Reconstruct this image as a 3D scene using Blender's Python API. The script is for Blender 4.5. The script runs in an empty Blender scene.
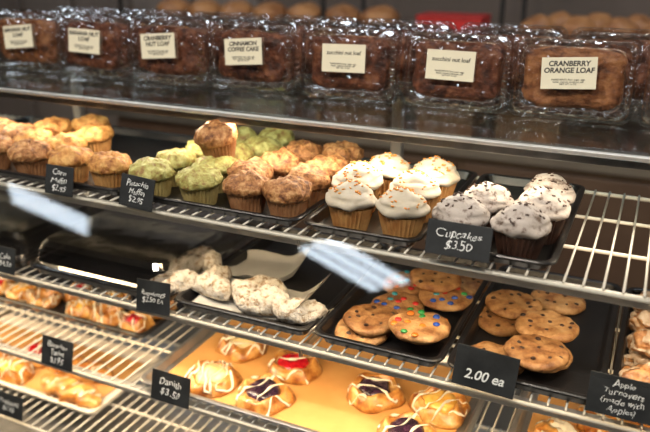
import bpy, bmesh, math, random
from mathutils import Vector, Matrix, noise
random.seed(7)
scene=bpy.context.scene
COL=scene.collection
PI=math.pi
# ------------------------------------------------------------------ camera
CAMZ=1.55
YAW=math.radians(25.1); PIT=math.radians(20.6); FPX=709.0
def ray(u,v):
    a=FPX*math.cos(PIT)+(216-v)*math.sin(PIT)
    dz=-FPX*math.sin(PIT)+(216-v)*math.cos(PIT)
    r=u-325
    return Vector((r*math.cos(YAW)-a*math.sin(YAW),r*math.sin(YAW)+a*math.cos(YAW),dz))
def at(u,v,z):
    d=ray(u,v); k=(z-CAMZ)/d.z
    return (d.x*k,d.y*k)
cd=bpy.data.cameras.new('camera'); cam=bpy.data.objects.new('camera',cd); COL.objects.link(cam)
cam.location=(0,0,CAMZ)
F=Vector((-math.sin(YAW)*math.cos(PIT),math.cos(YAW)*math.cos(PIT),-math.sin(PIT)))
cam.rotation_euler=F.to_track_quat('-Z','Y').to_euler()
cd.sensor_width=36; cd.lens=FPX/650*36
cd.dof.use_dof=True; cd.dof.focus_distance=1.05; cd.dof.aperture_fstop=2.8
cd.clip_start=.01
scene.camera=cam
# ------------------------------------------------------------------ materials
def mat(name,cols,scale=30,rough=.6,bump=0,bscale=80,metal=0,coat=0,sss=0,lo=.35,hi=.65,rnd=True,spec=.5,stretch=(1,1,1)):
    m=bpy.data.materials.new(name); m.use_nodes=True; nt=m.node_tree; N=nt.nodes; L=nt.links
    b=N['Principled BSDF']; b.inputs['Roughness'].default_value=rough; b.inputs['Metallic'].default_value=metal
    b.inputs['Specular IOR Level'].default_value=spec
    b.inputs['Coat Weight'].default_value=coat; b.inputs['Coat Roughness'].default_value=.15
    if sss: b.inputs['Subsurface Weight'].default_value=sss; b.inputs['Subsurface Radius'].default_value=(.006,.004,.002); 
    tc=N.new('ShaderNodeTexCoord'); mp=N.new('ShaderNodeMapping'); L.new(tc.outputs['Object'],mp.inputs['Vector'])
    mp.inputs['Scale'].default_value=stretch
    if rnd:
        oi=N.new('ShaderNodeObjectInfo'); mm=N.new('ShaderNodeMath'); mm.operation='MULTIPLY'; mm.inputs[1].default_value=13
        L.new(oi.outputs['Random'],mm.inputs[0]); L.new(mm.outputs[0],mp.inputs['Location'])
    if len(cols)>1:
        nz=N.new('ShaderNodeTexNoise'); nz.inputs['Scale'].default_value=scale; nz.inputs['Detail'].default_value=5
        nz.inputs['Roughness'].default_value=.62
        L.new(mp.outputs[0],nz.inputs['Vector'])
        rp=N.new('ShaderNodeValToRGB'); e=rp.color_ramp.elements
        while len(e)<len(cols): e.new(.5)
        for i,c in enumerate(cols):
            e[i].position=lo+(hi-lo)*i/(len(cols)-1); 
        for i,c in enumerate(cols): e[i].color=(*c,1)
        L.new(nz.outputs['Fac'],rp.inputs[0]); L.new(rp.outputs[0],b.inputs['Base Color'])
    else: b.inputs['Base Color'].default_value=(*cols[0],1)
    if bump:
        n2=N.new('ShaderNodeTexNoise'); n2.inputs['Scale'].default_value=bscale; n2.inputs['Detail'].default_value=4
        L.new(mp.outputs[0],n2.inputs['Vector'])
        bp=N.new('ShaderNodeBump'); bp.inputs['Strength'].default_value=bump; bp.inputs['Distance'].default_value=.004
        L.new(n2.outputs['Fac'],bp.inputs['Height']); L.new(bp.outputs[0],b.inputs['Normal'])
    return m
def emit(name,col,s):
    m=bpy.data.materials.new(name); m.use_nodes=True; b=m.node_tree.nodes['Principled BSDF']
    b.inputs['Base Color'].default_value=(*col,1); b.inputs['Emission Color'].default_value=(*col,1); b.inputs['Emission Strength'].default_value=s
    return m
def clear(name,tint=(.97,.97,.97),base=.05,power=4,rough=.03,bump=0,bscale=40,gloss=(1,1,1),top=.9):
    m=bpy.data.materials.new(name); m.use_nodes=True; nt=m.node_tree; N=nt.nodes; L=nt.links
    for n in list(N):
        if n.type!='OUTPUT_MATERIAL': N.remove(n)
    o=[n for n in N][0]
    t=N.new('ShaderNodeBsdfTransparent'); t.inputs[0].default_value=(*tint,1)
    g=N.new('ShaderNodeBsdfGlossy'); g.inputs['Roughness'].default_value=rough; g.inputs['Color'].default_value=(*gloss,1)
    lw=N.new('ShaderNodeLayerWeight'); lw.inputs['Blend'].default_value=.5
    p=N.new('ShaderNodeMath'); p.operation='POWER'; p.inputs[1].default_value=power; L.new(lw.outputs['Facing'],p.inputs[0])
    q=N.new('ShaderNodeMath'); q.operation='MULTIPLY_ADD'; q.inputs[1].default_value=top-base; q.inputs[2].default_value=base; L.new(p.outputs[0],q.inputs[0])
    mx=N.new('ShaderNodeMixShader'); L.new(q.outputs[0],mx.inputs[0]); L.new(t.outputs[0],mx.inputs[1]); L.new(g.outputs[0],mx.inputs[2]); L.new(mx.outputs[0],o.inputs[0])
    if bump:
        tc=N.new('ShaderNodeTexCoord'); nz=N.new('ShaderNodeTexNoise'); nz.inputs['Scale'].default_value=bscale; L.new(tc.outputs['Object'],nz.inputs['Vector'])
        bp=N.new('ShaderNodeBump'); bp.inputs['Strength'].default_value=bump; bp.inputs['Distance'].default_value=.01; L.new(nz.outputs['Fac'],bp.inputs['Height'])
        L.new(bp.outputs[0],g.inputs['Normal']); L.new(bp.outputs[0],lw.inputs['Normal'])
    return m
MT={}
MT['corn']=mat('corn_muffin_crumb',[(.22,.07,.015),(.50,.23,.06),(.68,.40,.13)],70,.6,.9,160)
MT['brown']=mat('brown_muffin_crumb',[(.12,.04,.014),(.36,.155,.05),(.58,.33,.14)],85,.6,1,170)
MT['green']=mat('pistachio_muffin_crumb',[(.24,.13,.04),(.38,.35,.10),(.56,.55,.22)],80,.55,1,170)
MT['cup_tan']=mat('tan_baking_paper',[(.38,.16,.045),(.56,.31,.11)],40,.55)
MT['cup_brown']=mat('brown_baking_paper',[(.22,.09,.035),(.40,.20,.09)],40,.55)
MT['cup_dark']=mat('dark_baking_paper',[(.03,.012,.007),(.07,.03,.018)],40,.5)
MT['cup_green']=mat('greenish_baking_paper',[(.33,.24,.08),(.50,.40,.16)],40,.55)
MT['frost']=mat('white_frosting',[(.46,.40,.30),(.56,.51,.42)],30,.55,.2,90,sss=.1)
MT['frost2']=mat('mocha_speckled_frosting',[(.10,.06,.04),(.33,.28,.25),(.44,.39,.35)],90,.55,.4,120,lo=.35,hi=.50)
MT['sprinkle']=mat('sprinkle_sugar',[(.70,.10,.03),(.80,.38,.05),(.30,.08,.04)],200,.4)
MT['shaving']=mat('chocolate_shaving',[(.05,.02,.01)],1,.4)
MT['cookie']=mat('golden_cookie',[(.22,.08,.024),(.42,.21,.075),(.56,.33,.145)],45,.55,.8,120)
MT['cookie_d']=mat('dark_golden_cookie',[(.15,.052,.016),(.30,.135,.045),(.44,.24,.095)],45,.55,.8,120)
MT['chip']=mat('chocolate_chip',[(.035,.012,.007)],1,.35)
for k,c in dict(red=(.6,.02,.02),blue=(.02,.08,.45),green2=(.03,.32,.08),orange=(.75,.2,.02),teal=(.05,.35,.45)).items():
    MT['candy_'+k]=mat('candy_'+k.rstrip('2'),[c],1,.25,coat=.4)
MT['powder']=mat('powdered_sugar_crust',[(.26,.15,.07),(.52,.45,.36),(.66,.61,.54)],110,.9,1,220,lo=.36,hi=.54)
MT['danish']=mat('baked_danish_dough',[(.24,.065,.010),(.48,.21,.045),(.66,.40,.13)],38,.33,.5,70,coat=.45)
MT['icing']=mat('white_sugar_icing',[(.70,.64,.52)],1,.3,coat=.3)
MT['cherry']=mat('cherry_filling',[(.25,.003,.008),(.58,.012,.02)],80,.15,.5,120,coat=.6)
MT['blue']=mat('blueberry_filling',[(.010,.006,.012),(.05,.018,.04)],80,.15,.6,140,coat=.6)
MT['cheese']=mat('cheese_filling',[(.66,.47,.19),(.74,.62,.36)],40,.35,.3,80)
MT['lemon']=mat('custard_filling',[(.72,.34,.045),(.78,.50,.12)],40,.2,.2,80,coat=.5)
MT['scone']=mat('fritter_dough',[(.15,.05,.015),(.40,.18,.065),(.56,.31,.13)],50,.5,.9,110,coat=.2)
MT['glaze']=mat('white_glaze',[(.36,.22,.12),(.58,.47,.36)],60,.3,.5,100,coat=.3)
MT['loaf']=mat('dark_loaf_crust',[(.04,.011,.006),(.15,.045,.02),(.30,.12,.055)],45,.5,.9,120)
MT['loaf2']=mat('zucchini_loaf_crust',[(.07,.022,.009),(.27,.10,.035),(.44,.20,.08)],45,.5,.9,120)
MT['clam']=clear('clear_container_plastic',(.97,.97,.97),.17,1.3,.08,.35,45,top=.95)
MT['glass']=clear('case_glass',(.97,.98,.97),.11,5,.02)
MT['topglass']=clear('top_glass',(.80,.86,.84),.08,4,.08)
MT['lid']=clear('smoky_lid_plastic',(.62,.62,.63),.14,1.6,.10,.15,14)
MT['black']=mat('black_tray_plastic',[(.008,.008,.009),(.016,.015,.016)],12,.3,.08,300)
MT['steel']=mat('dull_steel_tray',[(.06,.06,.06),(.11,.105,.10)],9,.28,metal=.9)
MT['alu']=mat('aluminium_sheet_pan',[(.45,.44,.42),(.58,.57,.55)],10,.35,metal=.85)
MT['white']=mat('white_coated_wire',[(.60,.57,.50)],1,.4)
MT['whitetray']=mat('white_tray_plastic',[(.62,.58,.52)],1,.4)
MT['chrome']=mat('brushed_aluminium',[(.4,.4,.38),(.5,.5,.48)],40,.3,metal=1)
MT['bright']=mat('bright_aluminium_edge',[(.72,.71,.68),(.82,.81,.78)],40,.45,metal=.8)
MT['parch']=mat('tan_parchment',[(.58,.28,.08),(.68,.37,.125)],6,.7,.1,15)
MT['paper']=mat('white_deli_paper',[(.42,.41,.39),(.52,.51,.48)],8,.6)
MT['slate']=mat('black_chalk_card',[(.012,.014,.016),(.03,.033,.036)],18,.6)
MT['chalk']=mat('white_chalk_marker',[(.85,.88,.88)],1,.8)
MT['card']=mat('cream_label_paper',[(.68,.65,.52)],1,.7)
MT['ink']=mat('black_ink',[(.03,.03,.03)],1,.6)
MT['darkmetal']=mat('dark_metal',[(.03,.03,.032)],1,.4,metal=.5)
# ------------------------------------------------------------------ mesh helpers
def smooth(me,on=True):
    me.polygons.foreach_set('use_smooth',[on]*len(me.polygons)); me.update()
def from_bm(bm,name,sm=True,m=None):
    bmesh.ops.recalc_face_normals(bm,faces=bm.faces)
    me=bpy.data.meshes.new(name); bm.to_mesh(me); bm.free()
    if sm: smooth(me)
    if m: me.materials.append(m)
    return me
def loft(loops,name,m,cap0=True,cap1=True,sm=True,closed=True):
    bm=bmesh.new(); V=[[bm.verts.new(p) for p in lp] for lp in loops]; n=len(V[0])
    for a,b in zip(V,V[1:]):
        for i in range(n if closed else n-1):
            j=(i+1)%n; bm.faces.new((a[i],a[j],b[j],b[i]))
    if cap0: bm.faces.new(V[0][::-1])
    if cap1: bm.faces.new(V[-1])
    return from_bm(bm,name,sm,m)
def rr(w,d,r,z,n=12,rib=0,k=0):
    pts=[]; hw,hd=w/2,d/2; r=min(r,hw-.0005,hd-.0005)
    segs=[((hw-r),(hd-r),0),(-(hw-r),(hd-r),90),(-(hw-r),-(hd-r),180),((hw-r),-(hd-r),270)]
    raw=[]
    for cx,cy,a0 in segs:
        for i in range(n//2+1):
            a=math.radians(a0+90*i/(n//2)); raw.append((cx+r*math.cos(a),cy+r*math.sin(a),math.cos(a),math.sin(a)))
        nx=segs[(segs.index((cx,cy,a0))+1)%4]; a=math.radians(a0+90)
        p=(cx+r*math.cos(a),cy+r*math.sin(a)); q=(nx[0]+r*math.cos(a),nx[1]+r*math.sin(a))
        for i in range(1,k):
            t=i/k; raw.append((p[0]+(q[0]-p[0])*t,p[1]+(q[1]-p[1])*t,math.cos(a),math.sin(a)))
    for i,(x,y,nx_,ny_) in enumerate(raw):
        o=rib*(1 if (i//2)%2 else 0); pts.append(Vector((x-nx_*o,y-ny_*o,z)))
    return pts
def lathe(prof,seg,name,m,disp=None,sm=True):
    bm=bmesh.new(); R=[]
    for (r,z) in prof:
        if r<1e-6: 
            p=Vector((0,0,z)); 
            if disp: p+=disp(p,0)
            R.append([bm.verts.new(p)])
        else:
            row=[]
            for i in range(seg):
                t=2*PI*i/seg; p=Vector((r*math.cos(t),r*math.sin(t),z))
                if disp: p+=disp(p,t)
                row.append(bm.verts.new(p))
            R.append(row)
    for a,b in zip(R,R[1:]):
        for i in range(seg):
            j=(i+1)%seg
            if len(a)==1: bm.faces.new((a[0],b[j],b[i]))
            elif len(b)==1: bm.faces.new((a[i],a[j],b[0]))
            else: bm.faces.new((a[i],a[j],b[j],b[i]))
    if len(R[0])>1: bm.faces.new(R[0][::-1])
    if len(R[-1])>1: bm.faces.new(R[-1])
    return from_bm(bm,name,sm,m)
def tube_into(bm,pts,r,seg=6,cap=True):
    rows=[]
    for i,p in enumerate(pts):
        p=Vector(p); a=Vector(pts[max(i-1,0)]); b=Vector(pts[min(i+1,len(pts)-1)]); t=(b-a).normalized()
        up=Vector((0,0,1)) if abs(t.z)<.9 else Vector((1,0,0)); s=t.cross(up).normalized(); u=s.cross(t)
        rad=r(i/(len(pts)-1)) if callable(r) else r
        rows.append([bm.verts.new(p+s*math.cos(2*PI*k/seg)*rad+u*math.sin(2*PI*k/seg)*rad) for k in range(seg)])
    for a,b in zip(rows,rows[1:]):
        for i in range(seg): bm.faces.new((a[i],a[(i+1)%seg],b[(i+1)%seg],b[i]))
    if cap: bm.faces.new(rows[0][::-1]); bm.faces.new(rows[-1])
def box_into(bm,c,s,bev=0):
    g=bmesh.ops.create_cube(bm,size=1,matrix=Matrix.Translation(c)@Matrix.Diagonal((*s,1)))
    if bev:
        ed=list({e for v in g['verts'] for e in v.link_edges}); bmesh.ops.bevel(bm,geom=ed,offset=bev,segments=2,affect='EDGES',profile=.5)
def boxmesh(name,boxes,m,bev=0,sm=False):
    bm=bmesh.new()
    for c,s in boxes: box_into(bm,c,s,bev)
    return from_bm(bm,name,sm,m)
def obj(name,me,parent=None,loc=(0,0,0),rot=(0,0,0),link=True,**kw):
    o=bpy.data.objects.new(name,me); o.location=loc; o.rotation_euler=rot
    if parent: o.parent=parent
    if link: COL.objects.link(o)
    for k,v in kw.items(): o[k]=v
    return o
TEMPL=[]
def tempty(name):
    o=bpy.data.objects.new(name,None); o.empty_display_size=.02; TEMPL.append(o); return o
def tpart(name,me,parent,loc=(0,0,0),rot=(0,0,0),**kw):
    o=obj(name,me,parent,loc,rot,link=False,**kw); TEMPL.append(o); return o
def place(t,loc,rot=(0,0,0),sc=1,label='',category='',group=None,name=None):
    def cp(s,par):
        c=s.copy(); COL.objects.link(c)
        if par: c.parent=par
        for ch in [x for x in TEMPL if x.parent is s]: cp(ch,c)
        return c
    r=cp(t,None); r.location=loc; r.rotation_euler=rot; r.scale=(sc,)*3 if not hasattr(sc,'__len__') else sc
    r['label']=label; r['category']=category
    if group: r['group']=group
    return r
def text_mesh(s,size,m,shear=0,line=.95,bold=0,wob=0):
    c=bpy.data.curves.new('lettering','FONT'); c.body=s; c.size=size; c.align_x='CENTER'; c.align_y='CENTER'; c.shear=shear; c.space_line=line; c.offset=bold
    c.extrude=.0002; c.resolution_u=3
    o=bpy.data.objects.new('lettering',c); COL.objects.link(o); dg=bpy.context.evaluated_depsgraph_get(); dg.update()
    me=bpy.data.meshes.new_from_object(o.evaluated_get(dg)); bpy.data.objects.remove(o); me.materials.clear(); me.materials.append(m)
    if wob:
        sd=len(s)*3.7
        for v in me.vertices:
            q=Vector((v.co.x/size*1.3,v.co.y/size*1.3,sd)); v.co.x+=noise.noise(q)*size*wob; v.co.y+=noise.noise(q+Vector((9,4,2)))*size*wob*1.3
    return me
def nz(p,s,seed=0): return noise.noise(Vector((p.x*s+seed*7.1,p.y*s+seed*3.3,p.z*s+seed*1.7)))
# ------------------------------------------------------------------ food templates
def cupmesh(rb,rt,h,m,n=30):
    seg=n*2
    def ring(r,z,a): return [Vector(((r+(a if i%2 else -a))*math.cos(2*PI*i/seg),(r+(a if i%2 else -a))*math.sin(2*PI*i/seg),z)) for i in range(seg)]
    return loft([ring(rb,0,.0006),ring(rb+(rt-rb)*.5,h*.5,.0011),ring(rt,h,.0015),ring(rt-.002,h-.001,.001)],'paper_cup',m,sm=False)
def muffin(kind,crumb,cup,seed,dome=.028):
    e=tempty(kind); H=.035
    tpart('paper_cup',cupmesh(.0245,.0320,H,cup),e)
    prof=[(.029,0),(.034,.0015),(.0370,.006),(.0370,.012),(.035,.018),(.031,.023),(.026,.027),(.020,.0295),(.014,.0315),(.007,.0325),(0,.033)]
    prof=[(r,H-.003+z*dome/.033) for r,z in prof]
    def d(p,t):
        k=min(1,max(0,(p.z-H+.004)/.01)); n=Vector((p.x,p.y,(p.z-H)*1.5)).normalized()
        return n*(nz(p,45,seed)*.006+nz(p,100,seed+3)*.005+abs(nz(p,200,seed))*.0035-.001)*k
    tpart('muffin_top',lathe(prof,56,'muffin_top',crumb,d),e); return e
T_corn=[muffin('corn_muffin',MT['corn'],MT['cup_tan'],i,.029) for i in range(3)]
T_corn_d=[muffin('blueberry_muffin',MT['brown'],MT['cup_brown'],i+20,.030) for i in range(2)]
T_green=[muffin('pistachio_muffin',MT['green'],MT['cup_green'],i+5,.029) for i in range(3)]
T_brown=[muffin('crumb_muffin',MT['brown'],MT['cup_brown'],i+9,.031) for i in range(3)]
def cupcake(kind,cup,fr,sp,seed,ns):
    e=tempty(kind)
    tpart('paper_cup',cupmesh(.025,.034,.040,cup),e)
    prof=[(.026,.038),(.033,.0395),(.038,.043),(.0395,.047),(.038,.051),(.0345,.0535),(.0345,.056),(.0325,.0595),(.028,.062),(.0255,.064),(.024,.0665),(.018,.070),(.011,.073),(.005,.0755),(0,.0765)]
    def d(p,t):
        r=math.hypot(p.x,p.y); k=min(1,r/.015); n=Vector((p.x,p.y,0)).normalized() if r>0 else Vector()
        return n*(.0012*math.sin(3*t+(p.z-.045)*300+seed)*k+nz(p,60,seed)*.003)+Vector((0,0,nz(p,60,seed+4)*.004*k+.0015*math.sin(t+seed)*k))
    fm=lathe(prof,48,'frosting',fr,d); tpart('frosting',fm,e)
    rs=random.Random(seed); bm=bmesh.new()
    pts=[v.co.copy() for v in fm.vertices if v.co.z>.057]
    for i in range(ns):
        p=rs.choice(pts)*1.0; p.z+=.0008; a=rs.random()*PI; dv=Vector((math.cos(a),math.sin(a),rs.uniform(-.3,.3)))*.0024
        tube_into(bm,[p-dv,p+dv],.0012,5)
    tpart('sprinkles',from_bm(bm,'sprinkles',True,sp),e,kind='stuff'); return e
T_cup=[cupcake('vanilla_cupcake',MT['cup_tan'],MT['frost'],MT['sprinkle'],i,45) for i in range(3)]
T_choc=[cupcake('chocolate_cupcake',MT['cup_dark'],MT['frost2'],MT['shaving'],i+4,26) for i in range(3)]
def blobmesh(r,h,name,m,seg=8):
    return lathe([(r*.75,0),(r,h*.35),(r*.8,h*.75),(0,h)],seg,name,m)
CH=blobmesh(.0045,.005,'chocolate_chip',MT['chip'],7)
CANDY={k:blobmesh(.0058,.0045,'candy',MT[k],10) for k in MT if k.startswith('candy_')}
def cookie(kind,seed,mt,candy):
    e=tempty(kind); R=.046; rs=random.Random(seed)
    prof=[(R*.80,0),(R*.94,.001),(R,.004),(R*.985,.0075),(R*.93,.0105),(R*.8,.012),(R*.6,.0125),(R*.4,.0128),(R*.2,.013),(0,.013)]
    def d(p,t):
        q=Vector((math.cos(t),math.sin(t),0)); r=p.length
        o=q*(noise.noise(q*1.3+Vector((seed,0,0)))*.005+nz(p,90,seed)*.0012)*min(1,r/.03)
        if p.z>.004: o.z+=nz(p,55,seed)*.003+nz(p,150,seed)*.0015
        return o
    tpart('cookie_dough',lathe(prof,48,'cookie_dough',mt,d),e)
    ks=sorted(CANDY)
    used=[]
    for i in range(11 if candy else 9):
        for _ in range(20):
            a=rs.random()*2*PI; r=R*.85*math.sqrt(rs.random()); p=(r*math.cos(a),r*math.sin(a))
            if all(math.dist(p,q)>.013 for q in used): break
        used.append(p)
        if candy: tpart('candy',CANDY[rs.choice(ks)],e,(p[0],p[1],.0112),(rs.uniform(-.2,.2),0,0))
        else: 
            c=tpart('chocolate_chip',CH,e,(p[0],p[1],.0100),(rs.uniform(-.4,.4),rs.uniform(-.4,.4),0)); c.scale=(rs.uniform(.6,1.1),rs.uniform(.6,1.1),.9)
    return e
T_chip=[cookie('chocolate_chip_cookie',i,MT['cookie_d'] if i%2 else MT['cookie'],False) for i in range(3)]
T_candy=[cookie('candy_cookie',i+11,MT['cookie'],True) for i in range(3)]
def crescent(seed):
    e=tempty('sugared_crescent'); bm=bmesh.new(); pts=[]
    for i in range(21):
        t=i/20; a=math.radians(170*t-85); pts.append((.020*math.cos(a)-.01,.026*math.sin(a)*1.15,.016))
    tube_into(bm,pts,lambda t:.007+.013*math.sin(PI*min(1,max(0,t)))**.7,22)
    for v in bm.verts:
        v.co+=v.co.normalized()*(nz(v.co,70,seed)*.005+nz(v.co,170,seed)*.005+nz(v.co,330,seed)*.002); v.co.z=max(v.co.z*.95,.0005)
    tpart('pastry_body',from_bm(bm,'pastry_body',True,MT['powder']),e); return e
T_cres=[crescent(i) for i in range(3)]
def danish(kind,fill,seed,R=.052,driz=6):
    e=tempty(kind); rs=random.Random(seed)
    def H(x,y):
        r=math.hypot(x,y)/R; t=math.atan2(y,x); q=Vector((x,y,0))
        h=.010+.013*math.exp(-((r-.70)/.19)**2)*(1+.28*math.sin(5*t+seed+3*r))+noise.noise(q*60+Vector((seed,0,0)))*.004+.0025*math.sin(2*t+r*22+seed)
        return max(.001,h*(1-max(0,(r-.82)/.18)**2*.92))
    def o(t): return 1+.06*math.sin(3*t+seed)+.05*math.sin(5*t+seed*2)
    bm=bmesh.new(); seg=56; rings=[]
    for k in range(1,15):
        rho=k/14; row=[]
        for i in range(seg):
            t=2*PI*i/seg; x=R*rho*math.cos(t); y=R*rho*math.sin(t); row.append(bm.verts.new((x*o(t),y*o(t),H(x,y))))
        rings.append(row)
    c=bm.verts.new((0,0,H(0,0)))
    for i in range(seg): bm.faces.new((c,rings[0][i],rings[0][(i+1)%seg]))
    for a,b in zip(rings,rings[1:]):
        for i in range(seg): bm.faces.new((a[i],b[i],b[(i+1)%seg],a[(i+1)%seg]))
    bot=[bm.verts.new((v.co.x*.93,v.co.y*.93,0)) for v in rings[-1]]
    for i in range(seg): bm.faces.new((rings[-1][i],bot[i],bot[(i+1)%seg],rings[-1][(i+1)%seg]))
    bm.faces.new(bot)
    tpart('pastry_dough',from_bm(bm,'pastry_dough',True,MT['danish']),e)
    fr=R*.62
    def d(p,t): return Vector((nz(p,40,seed)*.006,nz(p,40,seed+2)*.006,nz(p,90,seed)*.004))
    if fill: tpart('filling',lathe([(fr*.9,.008),(fr,.014),(fr*.9,.021),(fr*.7,.0245),(fr*.4,.026),(0,.0265)],28,'filling',fill,d),e)
    bm=bmesh.new(); ang=rs.random()*PI; ca,sa=math.cos(ang),math.sin(ang); pts=[]
    for i in range(driz):
        s=(-.8+1.6*i/(driz-1)); w=math.sqrt(1-s*s)*.9; ts=[-1+.1*j for j in range(21)]
        if i%2: ts=ts[::-1]
        for t in ts:
            x=R*s+.005*math.sin(t*4+i*1.7); y=R*w*t; X=x*ca-y*sa; Y=x*sa+y*ca; h=H(X,Y)
            if fill and math.hypot(X,Y)<fr: h=max(h,.0260)
            pts.append((X,Y,h+.0002))
    tube_into(bm,pts,lambda t:.0017+.0011*math.sin(t*37+seed)+.0005*math.sin(t*90),6); 
    tpart('icing_drizzle',from_bm(bm,'icing_drizzle',True,MT['icing']),e); return e
T_dan={'cheese':danish('cheese_danish',MT['cheese'],1),'cherry':danish('cherry_danish',MT['cherry'],2,driz=3),'blue':danish('blueberry_danish',MT['blue'],3,driz=4),'lemon':danish('custard_danish',MT['lemon'],4,driz=5),'cheese2':danish('cheese_danish',MT['cheese'],6,driz=7)}
T_small=[danish('iced_pastry',MT['lemon'],8,.038,5),danish('iced_pastry',None,9,.038,6),danish('fruit_pastry',MT['cherry'],10,.036,4)]
def lump(kind,seed,sx,sy,sz,base,glz,amp=.009,thr=-.0):
    e=tempty(kind); bm=bmesh.new(); bmesh.ops.create_icosphere(bm,subdivisions=5,radius=1)
    for v in bm.verts:
        p=v.co.copy(); q=Vector((p.x*sx,p.y*sy,p.z*sz+sz))
        if p.z<-.35: q.z=sz*.65
        q+=p*(nz(q,38,seed)*amp+nz(q,90,seed)*amp*.8); q.z-=sz*.55; q.z=max(q.z,0); v.co=q
    b2=bm.copy(); me=from_bm(bm,'pastry_body',True,base); tpart('pastry_body',me,e)
    b2.normal_update()
    kill=[f for f in b2.faces if f.normal.z<.15 or nz(f.calc_center_median(),55,seed+9)<thr]
    bmesh.ops.delete(b2,geom=kill,context='FACES')
    for v in b2.verts: v.co+=v.normal*.0012
    if b2.faces: tpart('glaze',from_bm(b2,'glaze',True,glz),e)
    else: b2.free()
    return e
T_frit=[lump('glazed_fritter',i,.038,.030,.018,MT['scone'],MT['glaze']) for i in range(4)]
T_turn=[lump('apple_turnover',i+30,.042,.032,.017,MT['danish'],MT['icing'],.007,.12) for i in range(2)]
def twist(seed):
    e=tempty('iced_twist'); bm=bmesh.new(); n=40; pts=[(-.085+.17*i/n,.004*math.sin(i*.5),.017) for i in range(n+1)]
    tube_into(bm,pts,lambda t:.004+.022*math.sin(PI*min(1,max(0,t)))**.45,16)
    for v in bm.verts:
        a=math.atan2(v.co.z-.017,v.co.y); r=1+.16*math.sin(2*a+v.co.x*150); v.co.y*=r; v.co.z=max(0,.017+(v.co.z-.017)*.8*r)
    tpart('pastry_body',from_bm(bm,'pastry_body',True,MT['danish']),e)
    bm=bmesh.new(); tube_into(bm,[(-.075+.15*i/80,.017*math.sin(i*.75),.034-.004*abs(math.sin(i*.75))-.010*abs(-1+i/40)**4) for i in range(81)],.0020,6)
    tpart('icing_drizzle',from_bm(bm,'icing_drizzle',True,MT['icing']),e); return e
T_tw=[twist(0)]
# ------------------------------------------------------------------ trays
def tray_mesh(w,d,h,m,t=.002,r=.012,name='tray'):
    L=[rr(w-.036,d-.036,r,t,8),rr(w-.030,d-.030,r,t+.001,8),rr(w-.018,d-.018,r+.004,h-.001,8),rr(w-.013,d-.013,r+.006,h,8),rr(w-.003,d-.003,r+.008,h,8),rr(w,d,r+.008,h-.0015,8),rr(w,d,r+.008,h-.004,8),rr(w-.014,d-.014,r+.006,h-.004,8),rr(w-.027,d-.027,r,0,8)]
    return loft(L,name,m)
def tray(x0,x1,y0,y1,z,h,m,label,name='serving_tray',rz=0):
    me=tray_mesh(x1-x0,y1-y0,h,MT[m])
    for p in me.polygons: p.use_smooth=False
    return obj(name,me,loc=((x0+x1)/2,(y0+y1)/2,z),rot=(0,0,rz),label=label,category='tray')
Z1,Z2,Z3,Z4,ZT=1.16,.975,.797,.62,1.295
YF=.864
tray(-1.36,-.785,YF,1.225,Z1,.016,'black','black rectangular tray holding corn and blueberry muffins')
tray(-.778,-.452,YF,1.225,Z1,.016,'black','black rectangular tray holding pistachio and crumb muffins')
tray(-.447,-.265,YF,1.225,Z1,.016,'steel','dark steel tray holding white-frosted cupcakes')
tray(-.260,-.083,YF,1.225,Z1,.016,'steel','dark steel tray holding chocolate cupcakes')
tray(.03,.26,YF,1.225,Z1,.016,'black','black tray holding brown fritters beside bare wire shelf')
tray(-1.36,-1.04,YF,1.25,Z2,.020,'black','black tray under a smoky plastic lid')
tray(-1.03,-.70,YF,1.25,Z2,.020,'black','black tray under a smoky plastic lid beside sugared crescents')
tray(-.695,-.435,YF,1.25,Z2,.020,'black','black tray lined with white paper under sugared crescents')
tray(-.430,-.222,YF,1.25,Z2,.020,'black','black tray of chocolate chip and candy cookies')
tray(-.217,-.003,YF,1.25,Z2,.020,'black','black tray of large chocolate chip cookies')
tray(.004,.30,YF,1.25,Z2,.020,'black','black tray piled with glazed fritters')
tray(-.785,-.19,.858,1.19,Z3,.016,'alu','aluminium sheet pan lined with tan parchment',name='sheet_pan')
tray(-.135,.40,.858,1.19,Z3,.016,'alu','aluminium sheet pan of apple turnovers',name='sheet_pan')
tray(-1.50,-.87,.985,1.24,Z3,.018,'black','black tray of small iced pastries')
tray(-1.62,-.97,.92,1.17,Z4,.020,'whitetray','white tray of iced twists on parchment')
def sheet(name,w,d,m,label,loc,amp,freq,edge=0,seed=0,nx=40,ny=40,cat='paper',rz=0,side=0):
    bm=bmesh.new(); g=[]
    for j in range(ny+1):
        row=[]
        for i in range(nx+1):
            x=-w/2+w*i/nx; y=-d/2+d*j/ny; e=max(abs(2*x/w),abs(2*y/d))
            z=amp*(noise.noise(Vector((x*freq,y*freq,seed)))+.6)+edge*max(0,(e-.72)/.28)**2*(1+.8*noise.noise(Vector((x*25,y*25,seed+3))))
            if side: z+=side*max(0,(2*x/w-.45)/.55)**1.5
            row.append(bm.verts.new((x,y,max(z,.0002))))
        g.append(row)
    for j in range(ny):
        for i in range(nx): bm.faces.new((g[j][i],g[j][i+1],g[j+1][i+1],g[j+1][i]))
    return obj(name,from_bm(bm,name,True,MT[m]),loc=loc,rot=(0,0,rz),label=label,category=cat)
sheet('parchment_sheet',.54,.28,'parch','tan baking parchment lining an aluminium sheet pan',(-.4875,1.02,Z3+.0035),.001,8)
sheet('parchment_sheet',.48,.28,'parch','tan baking parchment lining a pan of turnovers',(.13,1.02,Z3+.0035),.001,8)
sheet('parchment_sheet',.58,.19,'parch','tan baking parchment under iced twists',(-1.295,1.045,Z4+.0035),.001,8)
sheet('deli_paper',.215,.11,'paper','crumpled white deli paper under sugared crescents',(-.560,.940,Z2+.0035),.002,22,.006,1,rz=.03,side=.05)
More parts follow.
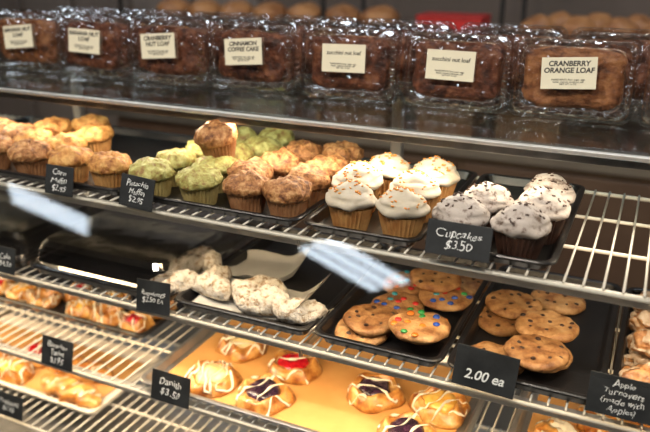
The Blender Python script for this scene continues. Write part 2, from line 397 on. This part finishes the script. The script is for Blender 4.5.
sheet('deli_paper',.15,.11,'paper','upturned white deli paper behind sugared crescents',(-.615,1.06,Z2+.0035),.002,22,.012,5,rz=.2,side=.03)
def lidobj(x0,x1,y0,y1,z,h,label):
    w,d=x1-x0,y1-y0
    me=loft([rr(w,d,.02,0,8),rr(w-.004,d-.004,.02,.004,8),rr(w-.02,d-.02,.02,.006,8),rr(w-.035,d-.035,.022,h*.8,8),rr(w-.05,d-.05,.022,h,8)],'tray_lid',MT['lid'],cap0=False)
    for p in me.polygons: p.use_smooth=False
    obj('tray_lid',me,loc=((x0+x1)/2,(y0+y1)/2,z),label=label,category='lid')
lidobj(-1.03,-.70,YF,1.25,Z2+.0205,.045,'smoky clear plastic lid covering a black tray')
lidobj(-1.36,-1.04,YF,1.25,Z2+.0205,.045,'smoky clear plastic lid covering a black tray')
# ------------------------------------------------------------------ placing food
def relax(P,dmin,xb,yb,it=80):
    P=[list(p) for p in P]
    for _ in range(it):
        for i in range(len(P)):
            for j in range(i+1,len(P)):
                dx=P[j][0]-P[i][0]; dy=P[j][1]-P[i][1]; d=math.hypot(dx,dy) or 1e-4
                if d<dmin:
                    o=(dmin-d)/2/d; P[i][0]-=dx*o; P[i][1]-=dy*o; P[j][0]+=dx*o; P[j][1]+=dy*o
            P[i][0]=min(max(P[i][0],xb[0]),xb[1]); P[i][1]=min(max(P[i][1],yb[0]),yb[1])
    return P
R=random.Random(3)
YM=.902
def rowset(lst,temps,zs,mid,dmin,xb,yb,label,cat,group,sc=1,tilt=.06):
    P=relax([at(u,v,zs+mid) for u,v in lst],dmin,xb,yb)
    for i,(x,y) in enumerate(P):
        t=temps[i%len(temps)]
        place(t,(x,y,zs),(R.uniform(-tilt,tilt)*.6,R.uniform(-tilt,tilt)*.6,R.uniform(0,6.28)),sc*R.uniform(.97,1.03),label,cat,group)
zt=Z1+.003
cl=[(54,132),(90,129),(53,148),(85,142),(68,163),(100,172),(30,147)]; dl=[(23,160),(20,138),(0,150),(3,133)]
P=relax([at(u,v,zt+.035) for u,v in cl+dl],.073,(-1.31,-.822),(YM,1.19),200)
for i,(x,y) in enumerate(P):
    g=i<len(cl); t=(T_corn[i%3] if g else T_corn_d[i%2])
    place(t,(x,y,zt),(R.uniform(-.05,.05),R.uniform(-.05,.05),R.uniform(0,6.28)),1.02,'golden corn muffin in a tan paper cup' if g else 'dark speckled muffin in a brown paper cup','muffin','corn muffins on the black tray' if g else 'dark muffins on the black tray')
allg=[(147,178),(185,187),(173,163),(214,171),(191,152),(225,157),(250,153),(268,143),(246,141)]
allb=[(242,195),(290,202),(255,177),(276,168),(310,183),(332,173),(300,159),(340,158)]
P=relax([at(u,v,zt+.035) for u,v in allg+allb],.072,(-.742,-.485),(YM,1.19),300)
for i,(x,y) in enumerate(P):
    g=i<len(allg); t=(T_green if g else T_brown)[i%3]
    place(t,(x,y,zt),(R.uniform(-.05,.05),R.uniform(-.05,.05),R.uniform(0,6.28)),1,'green pistachio muffin in a paper cup' if g else 'brown crumb-topped muffin in a paper cup','muffin','pistachio muffins on the tray' if g else 'crumb muffins on the tray')
x,y=at(220,141,zt+.080)
place(T_brown[1],(x,y,zt+.052),(.12,-.2,1),1,'brown crumb muffin resting on top of the other muffins','muffin','crumb muffins on the tray')
rowset([(346,215),(392,221),(362,194),(385,182),(422,206),(430,188)],T_cup,zt,.036,.079,(-.408,-.302),(YM,1.19),'vanilla cupcake with white frosting and sprinkles','cupcake','white-frosted cupcakes on the steel tray')
rowset([(470,226),(516,240),(492,211),(538,221),(549,206)],T_choc,zt,.036,.079,(-.222,-.121),(YM,1.19),'chocolate cupcake with speckled pale frosting','cupcake','chocolate cupcakes on the steel tray')
for x,y,k in ((.076,.935,0),(.095,1.02,1),(.16,.95,2)): place(T_frit[k],(x,y,zt),(0,0,k*2.1),1.1,'brown glazed fritter on a black tray','pastry','fritters on the muffin shelf')
z2=Z2+.003
def cook(lst,temps,label,group,xb):
    for i,(u,v,l) in enumerate(lst):
        x,y=at(u,v,z2+.006+l*.0135); y=max(y,.921); x=min(max(x,xb[0]),xb[1])
        place(temps[i%3],(x,y,z2+l*.0150),(R.uniform(-.03,.03),0,R.uniform(0,6.28)),1,label,'cookie',group)
cook([(352,344,0),(372,320,1),(436,280,2),(462,283,0)],T_chip,'golden chocolate chip cookie on a black tray','chocolate chip cookies on the tray',(-.385,-.267))
cook([(398,306,0),(421,328,1),(404,350,2),(446,298,1),(408,284,0)],T_candy,'sugar cookie studded with coloured candies','candy cookies on the tray',(-.385,-.267))
cook([(514,305,1),(502,320,0),(546,328,2),(539,354,1),(529,377,2),(488,370,0),(558,300,0)],T_chip,'large golden chocolate chip cookie','cookies on the black tray',(-.171,-.048))
for i,(u,v,l) in enumerate([(172,284,0),(190,270,0),(205,294,0),(228,306,0),(220,282,0),(256,314,0),(292,318,0),(238,322,0),(203,262,0),(262,292,0)]):
    x,y=at(u,v,z2+.02); y=max(y,.915)
    place(T_cres[i%3],(x,y,z2+.006),(0,0,R.uniform(0,6.28)),1.1,'powdered sugar crescent pastry on white paper','pastry','sugared crescents on the tray')
z3=Z3+.005
DL=[(243,343,'cheese','round danish with cheese filling and white icing'),(211,377,'cheese2','round danish with cheese filling and drizzled icing'),(255,403,'blue','dark blueberry danish with icing drizzle'),(290,368,'cherry','round danish with red cherry filling'),(375,390,'blue','blueberry danish with icing drizzle'),(437,407,'lemon','round danish with yellow custard filling'),(408,434,'blue','blueberry danish at the front edge of the pan')]
P=relax([at(u,v,z3+.012) for u,v,k,l in DL],.106,(-.72,-.25),(.918,1.12))
for (u,v,k,lb),(x,y) in zip(DL,P): place(T_dan[k],(x,y,z3),(0,0,R.uniform(0,6.28)),1,lb,'danish pastry','danishes on the parchment')
TP=relax([at(u,v,z3+.02) for u,v in [(560,432),(610,425),(655,420),(640,445)]],.095,(-.07,.35),(.91,1.13))
for i,(x,y) in enumerate(TP):
    place(T_turn[i%2],(x,y,z3),(0,0,R.uniform(0,6.28)),1.1,'golden glazed apple turnover','pastry','apple turnovers on the pan')
SP=relax([at(u,v,z3+.012) for u,v in [(22,291),(42,301),(66,294),(86,308),(108,316),(133,323),(112,299),(150,318),(0,285)]],.074,(-1.45,-.92),(1.03,1.2))
for i,(x,y) in enumerate(SP):
    place(T_small[i%3],(x,y,z3-.001),(0,0,R.uniform(0,6.28)),1,'small iced fruit pastry on a dark tray','pastry','small iced pastries on the tray')
z4=Z4+.006
for i,(u,v,rz) in enumerate([(70,390,-.12),(78,368,.08)]):
    x,y=at(u,v,z4+.02); place(T_tw[0],(x,y,z4),(0,0,rz),1.1,'long pastry twist with white icing','pastry','iced twists on the white tray')
for i,(u,v) in enumerate([(12,368),(-12,350),(36,352)]):
    x,y=at(u,v,z4+.02); place(T_small[i%3],(x,y,z4),(0,0,R.uniform(0,6.28)),1.3,'round iced pastry on a white tray','pastry','round pastries on the white tray')
k=0
for l,pts in enumerate([[(603,308),(640,312),(600,340),(640,345),(606,372),(640,378),(665,330),(600,292),(632,292)],[(622,322),(612,355),(645,360),(640,328),(615,298)]]):
    P=relax([at(u,v,z2+.02+l*.03) for u,v in pts],.066,(.050,.25),(.91,1.2))
    for (x,y) in P:
        k+=1
        place(T_frit[k%4],(x,y,z2+l*.030),(0,0,R.uniform(0,6.28)),1,'brown fritter with white glaze piled on a tray','pastry','glazed fritters on the tray')
# ------------------------------------------------------------------ clamshell containers
def clamshell(loafm,seed,txt):
    e=tempty('loaf_container'); piv=.0655
    K=26
    base=loft([rr(.186,.130,.016,0,8,0,K),rr(.176,.120,.016,-.001,8,0,K),rr(.170,.114,.016,-.010,8,.0015,K),rr(.158,.102,.018,-.040,8,.003,K),rr(.150,.094,.018,-.045,8,0,K)],'container_base',MT['clam'],cap0=False)
    lid=loft([rr(.186,.130,.016,.0015,8,0,K),rr(.184,.128,.016,.006,8,0,K),rr(.172,.116,.016,.0065,8,0,K),rr(.166,.110,.016,.020,8,.003,K),rr(.162,.106,.016,.026,8,0,K),rr(.150,.094,.016,.0265,8,0,K),rr(.146,.090,.014,.0235,8,0,K)],'container_lid',MT['clam'],cap0=False)
    rot=(math.radians(90),0,0)
    for me in (base,lid):
        for p in me.polygons: p.use_smooth=False
    tpart('container_base',base,e,(0,0,piv),rot); tpart('container_lid',lid,e,(0,0,piv),rot)
    bm=bmesh.new(); bmesh.ops.create_icosphere(bm,subdivisions=5,radius=1)
    for v in bm.verts:
        p=v.co; q=Vector([math.copysign(abs(c)**.35,c) for c in p]); s=Vector((.073,.045,.029))
        c=Vector((q.x*s.x,q.y*s.y,q.z*s.z))
        c+=p*(nz(c,40,seed)*.005+nz(c,120,seed)*.003); v.co=c+Vector((0,0,-.013))
    tpart('loaf_cake',from_bm(bm,'loaf_cake',True,loafm),e,(0,0,piv),rot)
    if txt:
        r=random.Random(seed).uniform(-.12,.04)
        lab=tpart('paper_label',boxmesh('paper_label',[((0,0,0),(.080,.047,.0006))],MT['card']),e,(random.Random(seed+5).uniform(-.012,.006),-.0275,piv+.008),(math.radians(90),r,0))
        n=max(len(s) for s in txt.split('\n')); sz=min(.0115,.070/(n*.43 if txt[0]=='z' else n*.60))
        tpart('lettering',text_mesh(txt,sz,MT['ink'],bold=.0001 if txt[0]=='z' else .0003,shear=.1),lab,(0,.009,.0005))
        tpart('lettering',text_mesh('INGREDIENTS: flour, sugar, eggs,\nbutter, walnuts, cinnamon, salt\nNET WT 16 OZ',.0036,MT['ink']),lab,(0,-.013,.0005))
    return e
xs=[-1.255,-1.064,-.877,-.689,-.492,-.302,-.12,.072]
txts=['BANANA NUT\nLOAF','BANANA NUT\nLOAF','CRANBERRY\nNUT LOAF','CINNAMON\nCOFFEE CAKE','zucchini nut loaf','zucchini nut loaf','CRANBERRY\nORANGE LOAF','CRANBERRY\nORANGE LOAF']
lean=math.radians(-7)
for i,x in enumerate(xs):
    t=clamshell(MT['loaf2'] if i in(0,6,7) else MT['loaf'],i+1,txts[i])
    place(t,(x,1.146,ZT+.0045),(lean,0,R.uniform(-.03,.03)),1,'clear plastic container of loaf cake labelled '+txts[i].replace('\n',' ').lower(),'food container','loaf containers on top of the case')
t=clamshell(MT['loaf'],31,None)
for i in range(7):
    place(t,(-1.19+.19*i,1.262,ZT+.0055),(lean,0,R.uniform(-.04,.04)),1,'clear plastic container of dark loaf cake in the second row','food container','loaf containers on top of the case')
# ------------------------------------------------------------------ case
XL,XR=-2.1,.95; XC=(XL+XR)/2; XW=XR-XL
def wire_shelf(z,y0,y1,label):
    bm=bmesh.new(); n=int(XW/.0235)
    for i in range(n+1):
        x=XL+.01+(XW-.02)*i/n; tube_into(bm,[(x,y0,z-.0025),(x,y1,z-.0025)],.0017,6)
    for y,r in ((y0,.0035),((y0*2+y1)/3,.003),((y0+2*y1)/3,.003),(y1,.0035)):
        tube_into(bm,[(XL+.01,y,z-.0025-.0017-r),(XR-.01,y,z-.0025-.0017-r)],r,8)
    return obj('wire_shelf',from_bm(bm,'wire_shelf',True,MT['white']),label=label,category='shelf')
wire_shelf(Z1,.858,1.26,'white coated wire shelf holding trays of muffins and cupcakes')
wire_shelf(Z2,.858,1.26,'white coated wire shelf holding black trays of cookies')
wire_shelf(Z3,.858,1.26,'white coated wire shelf holding pans of danishes')
wire_shelf(Z4,.858,1.26,'low white coated wire shelf holding a white tray')
ce=obj('display_case',None,loc=(0,0,0),label='long bakery display case with metal frame and dark base cabinet',category='display case')
gy=lambda z:.795+(z-1.072)*.46
obj('front_glass_strip',loft([[Vector((x,gy(z),z)) for x in (XL+.01,XC,XR-.01)] for z in (1.168,1.072)],'glass_pane',MT['glass'],False,False,closed=False),label='sloping strip of the front glass, cut down to carry reflections',category='glass pane')  # stands in for the full front glass, kept to hold the ceiling-light reflections
obj('top_glass',boxmesh('top_glass',[((XC,1.175,ZT),(XW,.36,.008))],MT['topglass'],.001),ce,label='thick clear glass top')
obj('top_front_rail',boxmesh('top_front_rail',[((XC,.988,ZT-.002),(XW,.010,.006))],MT['bright'],.001),ce)
obj('top_rear_rail',boxmesh('top_rear_rail',[((XC,1.37,1.278),(XW,.02,.03))],MT['darkmetal'],.001),ce)
obj('base_cabinet',boxmesh('base_cabinet',[((XC,1.06,.27),(XW,.61,.50))],mat('dark_laminate',[(.03,.025,.022),(.05,.042,.036)],6,.4),.004),ce)
obj('deck',boxmesh('deck',[((XC,1.06,.53),(XW,.61,.018))],MT['alu'],.002),ce)
for x in (-2.085,-1.265,-.447,.373,.935):
    pe=obj('support_post',boxmesh('support_post',[((x,1.29,.91),(.022,.018,.75))],MT['bright'],.002),ce)
    for z in (Z1,Z2,Z3,Z4):
        obj('shelf_bracket',boxmesh('shelf_bracket',[((x,1.07,z-.020),(.004,.42,.014))],MT['chrome'],.001),pe)
for x in (XL,XR):
    obj('end_glass',boxmesh('end_glass',[((x,1.095,.91),(.006,.50,.74))],MT['glass']),ce)
WARM=(1.0,.75,.46); tubem=emit('warm_tube',(1,.80,.50),1.6)
def strip(y,z,power,tiltdeg,col=WARM,r=.003,front=True,hm='bright'):
    bx=[((XC,y,z+.005),(XW-.06,.014,.003))]
    if front: bx.append(((XC,y-.007,z+.001),(XW-.06,.0015,.011)))
    e=obj('strip_light',boxmesh('lamp_housing',bx,MT[hm],.0005),ce)
    bm=bmesh.new(); tube_into(bm,[(XL+.05,y,z),(XR-.05,y,z)],r,8); obj('lamp_tube',from_bm(bm,'lamp_tube',True,tubem),e)
    for i in range(3):
        ld=bpy.data.lights.new('lamp_glow','AREA'); ld.shape='RECTANGLE'; ld.size=.95; ld.size_y=.02; ld.energy=power; ld.color=col
        lo=bpy.data.objects.new('lamp_glow',ld); COL.objects.link(lo); lo.parent=e; lo.location=(-1.6+i*1.0,y,z-.006); lo.rotation_euler=(math.radians(tiltdeg),0,0)
strip(1.000,1.281,2.1,-8,(1,.84,.62),.003,hm='chrome')
strip(.872,Z1-.018,1.55,32)
strip(.872,Z2-.018,2.6,32)
strip(.872,Z3-.018,2.1,32)
# ------------------------------------------------------------------ price tags
def tag(u,v,z,w,h,txt,size,label,rz=0,roll=0,wob=.2,bold=-.00012):
    d=ray(u,v); k=.838/d.y; x=d.x*k; zz=CAMZ+d.z*k
    e=obj('price_tag',None,loc=(x,.844,zz-h/2),rot=(math.radians(-14),roll,rz),label=label,category='sign')
    e['group']='chalk price tags on the shelf fronts'
    obj('tag_card',boxmesh('tag_card',[((0,0,h/2),(w,.0016,h))],MT['slate'],.0004),e)
    obj('lettering',text_mesh(txt,size,MT['chalk'],.2,1.0,wob=wob,bold=bold),e,(0,-.0012,h/2),(math.radians(90),0,0))
    obj('tag_clip',boxmesh('tag_clip',[((0,.0045,.010),(.012,.007,.012))],MT['chrome'],.0008),e)
tag(54,182,Z1,.062,.050,'Corn\nMuffin\n$2.95',.0140,'black chalk price tag for corn muffins')
tag(131,194,Z1,.066,.052,'Pistachio\nMuffin\n$2.95',.0130,'black chalk price tag for pistachio muffins',roll=.06)
tag(456,243,Z1,.086,.046,'Cupcakes\n$3.50',.0160,'black chalk price tag reading cupcakes')
tag(0,262,Z2,.05,.05,'Cake\n$4.50',.014,'black chalk price tag beside covered trays')
tag(149,300,Z2,.070,.056,'Rugalettes\n$2.50 EA',.0120,'black chalk price tag for sugared crescents',roll=-.05)
tag(482,375,Z2,.086,.058,'\n2.00 ea',.019,'black chalk price tag reading 2.00 ea',roll=.05,wob=.05,bold=.0003)
tag(52,356,Z3,.078,.058,'Bavarian\nTwist\n$3.95',.0150,'black chalk price tag for bavarian twists')
tag(166,392,Z3,.082,.056,'Danish\n$3.50',.018,'black chalk price tag for danishes')
tag(622,403,Z2,.084,.054,'Apple\nTurnovers\n(made with\nApples)',.0115,'black chalk price tag for apple turnovers')
tag(4,408,Z4,.08,.05,'Croissant\n$2.50',.0145,'black chalk price tag for croissants')
# ------------------------------------------------------------------ room
wallm=mat('warm_grey_wall',[(.10,.078,.066),(.13,.10,.085)],2,.8,rnd=False)
def st(name,c,s,m): return obj(name,boxmesh(name,[(c,s)],m),kind='structure')
st('floor',(-1.5,-1.5,-.05),(12,10.0,.1),mat('floor_tile',[(.14,.12,.10),(.18,.16,.13)],3,.4,rnd=False))
st('ceiling',(-1.5,-1.5,2.95),(12,10.0,.1),mat('ceiling_paint',[(.35,.33,.31)],1,.9,rnd=False))
st('wall_back',(-1.5,3.35,1.45),(12,.1,2.9),wallm)
st('wall_left',(-7.5,-1.5,1.45),(.1,10,2.9),wallm)
st('wall_right',(4.5,-1.5,1.45),(.1,10,2.9),wallm)
st('wall_front',(-1.5,-6.5,1.45),(12,.1,2.9),mat('front_wall_paint',[(.14,.13,.12)],1,.8,rnd=False))
panm=mat('pale_wood_panel',[(.17,.14,.125),(.23,.195,.175)],3,.6,rnd=False,stretch=(1,1,.2))
for i in range(6): st('trim_%d'%(i+1),(-4.2+i*.42,3.28,1.25),(.38,.03,2.4),panm)
be=obj('back_counter',boxmesh('back_counter',[((-.2,2.85,.86),(4.2,.75,.04))],mat('steel_worktop',[(.16,.15,.14),(.23,.22,.2)],5,.35,metal=.6),.004),label='stainless worktop behind the display case',category='counter')
obj('counter_cabinet',boxmesh('counter_cabinet',[((-.2,2.87,.42),(4.1,.68,.83))],mat('brown_cabinet',[(.05,.03,.02),(.07,.045,.03)],5,.5),.004),be)
for i in range(5): obj('cabinet_door',boxmesh('cabinet_door',[((-1.85+i*.82,2.52,.44),(.78,.02,.74))],mat('cabinet_door_%d'%i,[(.06,.035,.025),(.08,.05,.035)],5,.5),.004),be)
re_=obj('bread_rack',None,label='steel rack with shelves of bread loaves and buns',category='rack')
obj('rack_shelf',boxmesh('rack_shelf',[((-.6,2.75,1.260),(3.2,.42,.016))],MT['chrome'],.003),re_)
obj('rack_shelf',boxmesh('rack_shelf',[((-.6,2.75,1.09),(3.2,.42,.012))],MT['darkmetal'],.003),re_)
for x in (-2.18,-1.2,-.52,.2,.98):
    for y in (2.545,2.955): obj('rack_post',boxmesh('rack_post',[((x,y,1.24),(.018,.012,.71))],MT['darkmetal'],.002),re_)
breadm=mat('bread_crust',[(.22,.085,.03),(.42,.20,.075)],14,.5,.3,40)
def bunmesh(a,b,c,seed):
    bm=bmesh.new(); bmesh.ops.create_icosphere(bm,subdivisions=3,radius=1)
    for v in bm.verts:
        q=Vector((v.co.x*a,v.co.y*b,v.co.z*c)); q+=v.co*nz(q,20,seed)*.01
        if q.z<-c*.5: q.z=-c*.5
        q.z+=c*.5; v.co=q
    return from_bm(bm,'bread_bun',True,breadm)
bm1,bm2=bunmesh(.062,.06,.045,1),bunmesh(.072,.10,.05,2)
for j,yy in enumerate((2.64,2.80)):
    for i in range(7):
        obj('bread_bun',bm1,loc=(-.41+i*.135+j*.05,yy,1.269),rot=(0,0,i),label='round brown bread bun on a steel rack shelf',category='bread',group='buns on the rack shelf')
for i in range(7):
    obj('bread_loaf',bm2,loc=(-2.02+i*.165,2.72,1.269),rot=(0,0,.2*math.sin(i*3)),label='crusty brown bread loaf on a rack shelf',category='bread',group='loaves on the rack shelf')
rb=obj('red_box',boxmesh('red_box',[((0,0,.022),(.24,.15,.044))],mat('red_cardboard',[(.55,.02,.02)],1,.5),.003),loc=(-.72,2.66,1.269),label='red cardboard box on the rack shelf',category='box')
obj('box_lid',boxmesh('box_lid',[((0,0,.050),(.246,.156,.012))],mat('dark_red_cardboard',[(.40,.015,.015)],1,.5),.002),rb)
boxm=mat('kraft_cardboard',[(.22,.12,.07),(.28,.17,.10)],6,.8)
for i,(x,y,w,h) in enumerate([(-.72,2.72,.22,.14),(-.42,2.75,.24,.10),(-1.1,2.7,.3,.06),(.9,2.7,.3,.12)]):
    b=obj('cardboard_box',boxmesh('cardboard_box',[((0,0,h/2),(w,.22,h))],boxm,.003),loc=(x,y,.881),label='kraft cardboard bakery box on the worktop',category='box',group='boxes on the worktop')
    obj('box_lid',boxmesh('box_lid',[((0,0,h+.009),(w+.006,.226,.016))],boxm,.002),b)
bowl=lathe([(.05,0),(.10,.02),(.135,.08),(.14,.082),(.13,.08),(.095,.024),(.0,.008)],40,'mixing_bowl',MT['chrome'])
for x in (.0,.42): obj('mixing_bowl',bowl,loc=(x,2.74,.881),label='shiny steel mixing bowl on the worktop',category='bowl',group='steel bowls on the worktop')
obj('paper_stack',boxmesh('paper_stack',[((0,0,.02+i*.012),(.26+.01*(i%2),.2,.010)) for i in range(5)],MT['paper'],.001),loc=(-1.55,2.72,.87),label='stack of folded white paper bags on the worktop',category='paper')
# ceiling fixtures
lampm=emit('cool_fluorescent_diffuser',(.78,.89,1.0),8.5)
frm=mat('fixture_frame',[(.5,.5,.5)],1,.5)
def fixture(x,y,rz,w=.6,l=1.2):
    f=obj('ceiling_light',boxmesh('fixture_frame',[((0,0,.02),(l,w,.04))],frm,.004),loc=(x,y,2.86),rot=(0,0,rz),label='rectangular fluorescent ceiling light with three tubes',category='light',group='fluorescent ceiling lights')
    for k in (-1,0,1): obj('light_tube',boxmesh('light_tube',[((0,k*w*.33,-.008),(l*.94,w*.2,.014))],lampm,.003),f)
# ceiling lights that mirror in the sloping case glass
sl=Vector((0,.46,1)).normalized(); nrm=Vector((0,-sl.z,sl.y)); p0=Vector((0,.795,1.072)); CAMV=Vector((0,0,CAMZ))
def mir(u,v):
    d=ray(u,v).normalized(); t=(p0-CAMV).dot(nrm)/d.dot(nrm); h=CAMV+d*t; r=d-2*d.dot(nrm)*nrm
    k=(2.85-h.z)/r.z; return h+r*k
for a,b in (((312,242),(392,288)),((8,192),(90,228))):
    A,B=mir(*a),mir(*b); C=(A+B)/2; D=B-A
    fixture(C.x,C.y,math.atan2(D.y,D.x),.6,max(.8,min(2.4,D.length)))
for x,y,rz in [(1.8,-1.3,.5),(-2.0,2.2,.0),(.2,2.2,.0)]: fixture(x,y,rz)
spm=emit('fill_light_lens',(1,.95,.88),4)
for x,y in ((-1.5,-.15),(-.5,-.15),(.4,-.15)):  # added fill lights, brighten the containers on top of the case
    s=obj('fill_spotlight',lathe([(.03,.12),(.035,.0),(.055,-.05),(.05,-.05)],24,'fill_light_can',MT['darkmetal']),loc=(x,y,2.78),rot=(math.radians(35),0,0),label='added fill light in a dark metal can above the display case',category='light',group='added fill lights above the case')
    obj('fill_light_lens',lathe([(.048,-.049),(0,-.047)],24,'fill_light_lens',spm),s)
    ld=bpy.data.lights.new('fill_light_glow','AREA'); ld.shape='DISK'; ld.size=.12; ld.energy=19; ld.color=(1,.90,.77)
    lo=bpy.data.objects.new('fill_light_glow',ld); COL.objects.link(lo); lo.parent=s; lo.location=(0,0,-.055)
w=bpy.data.worlds.new('world'); scene.world=w; w.use_nodes=True
w.node_tree.nodes['Background'].inputs[0].default_value=(.9,.85,.8,1); w.node_tree.nodes['Background'].inputs[1].default_value=.05
for o in TEMPL: bpy.data.objects.remove(o)
try: scene.view_settings.view_transform='Standard'
except Exception as ex: print(ex)
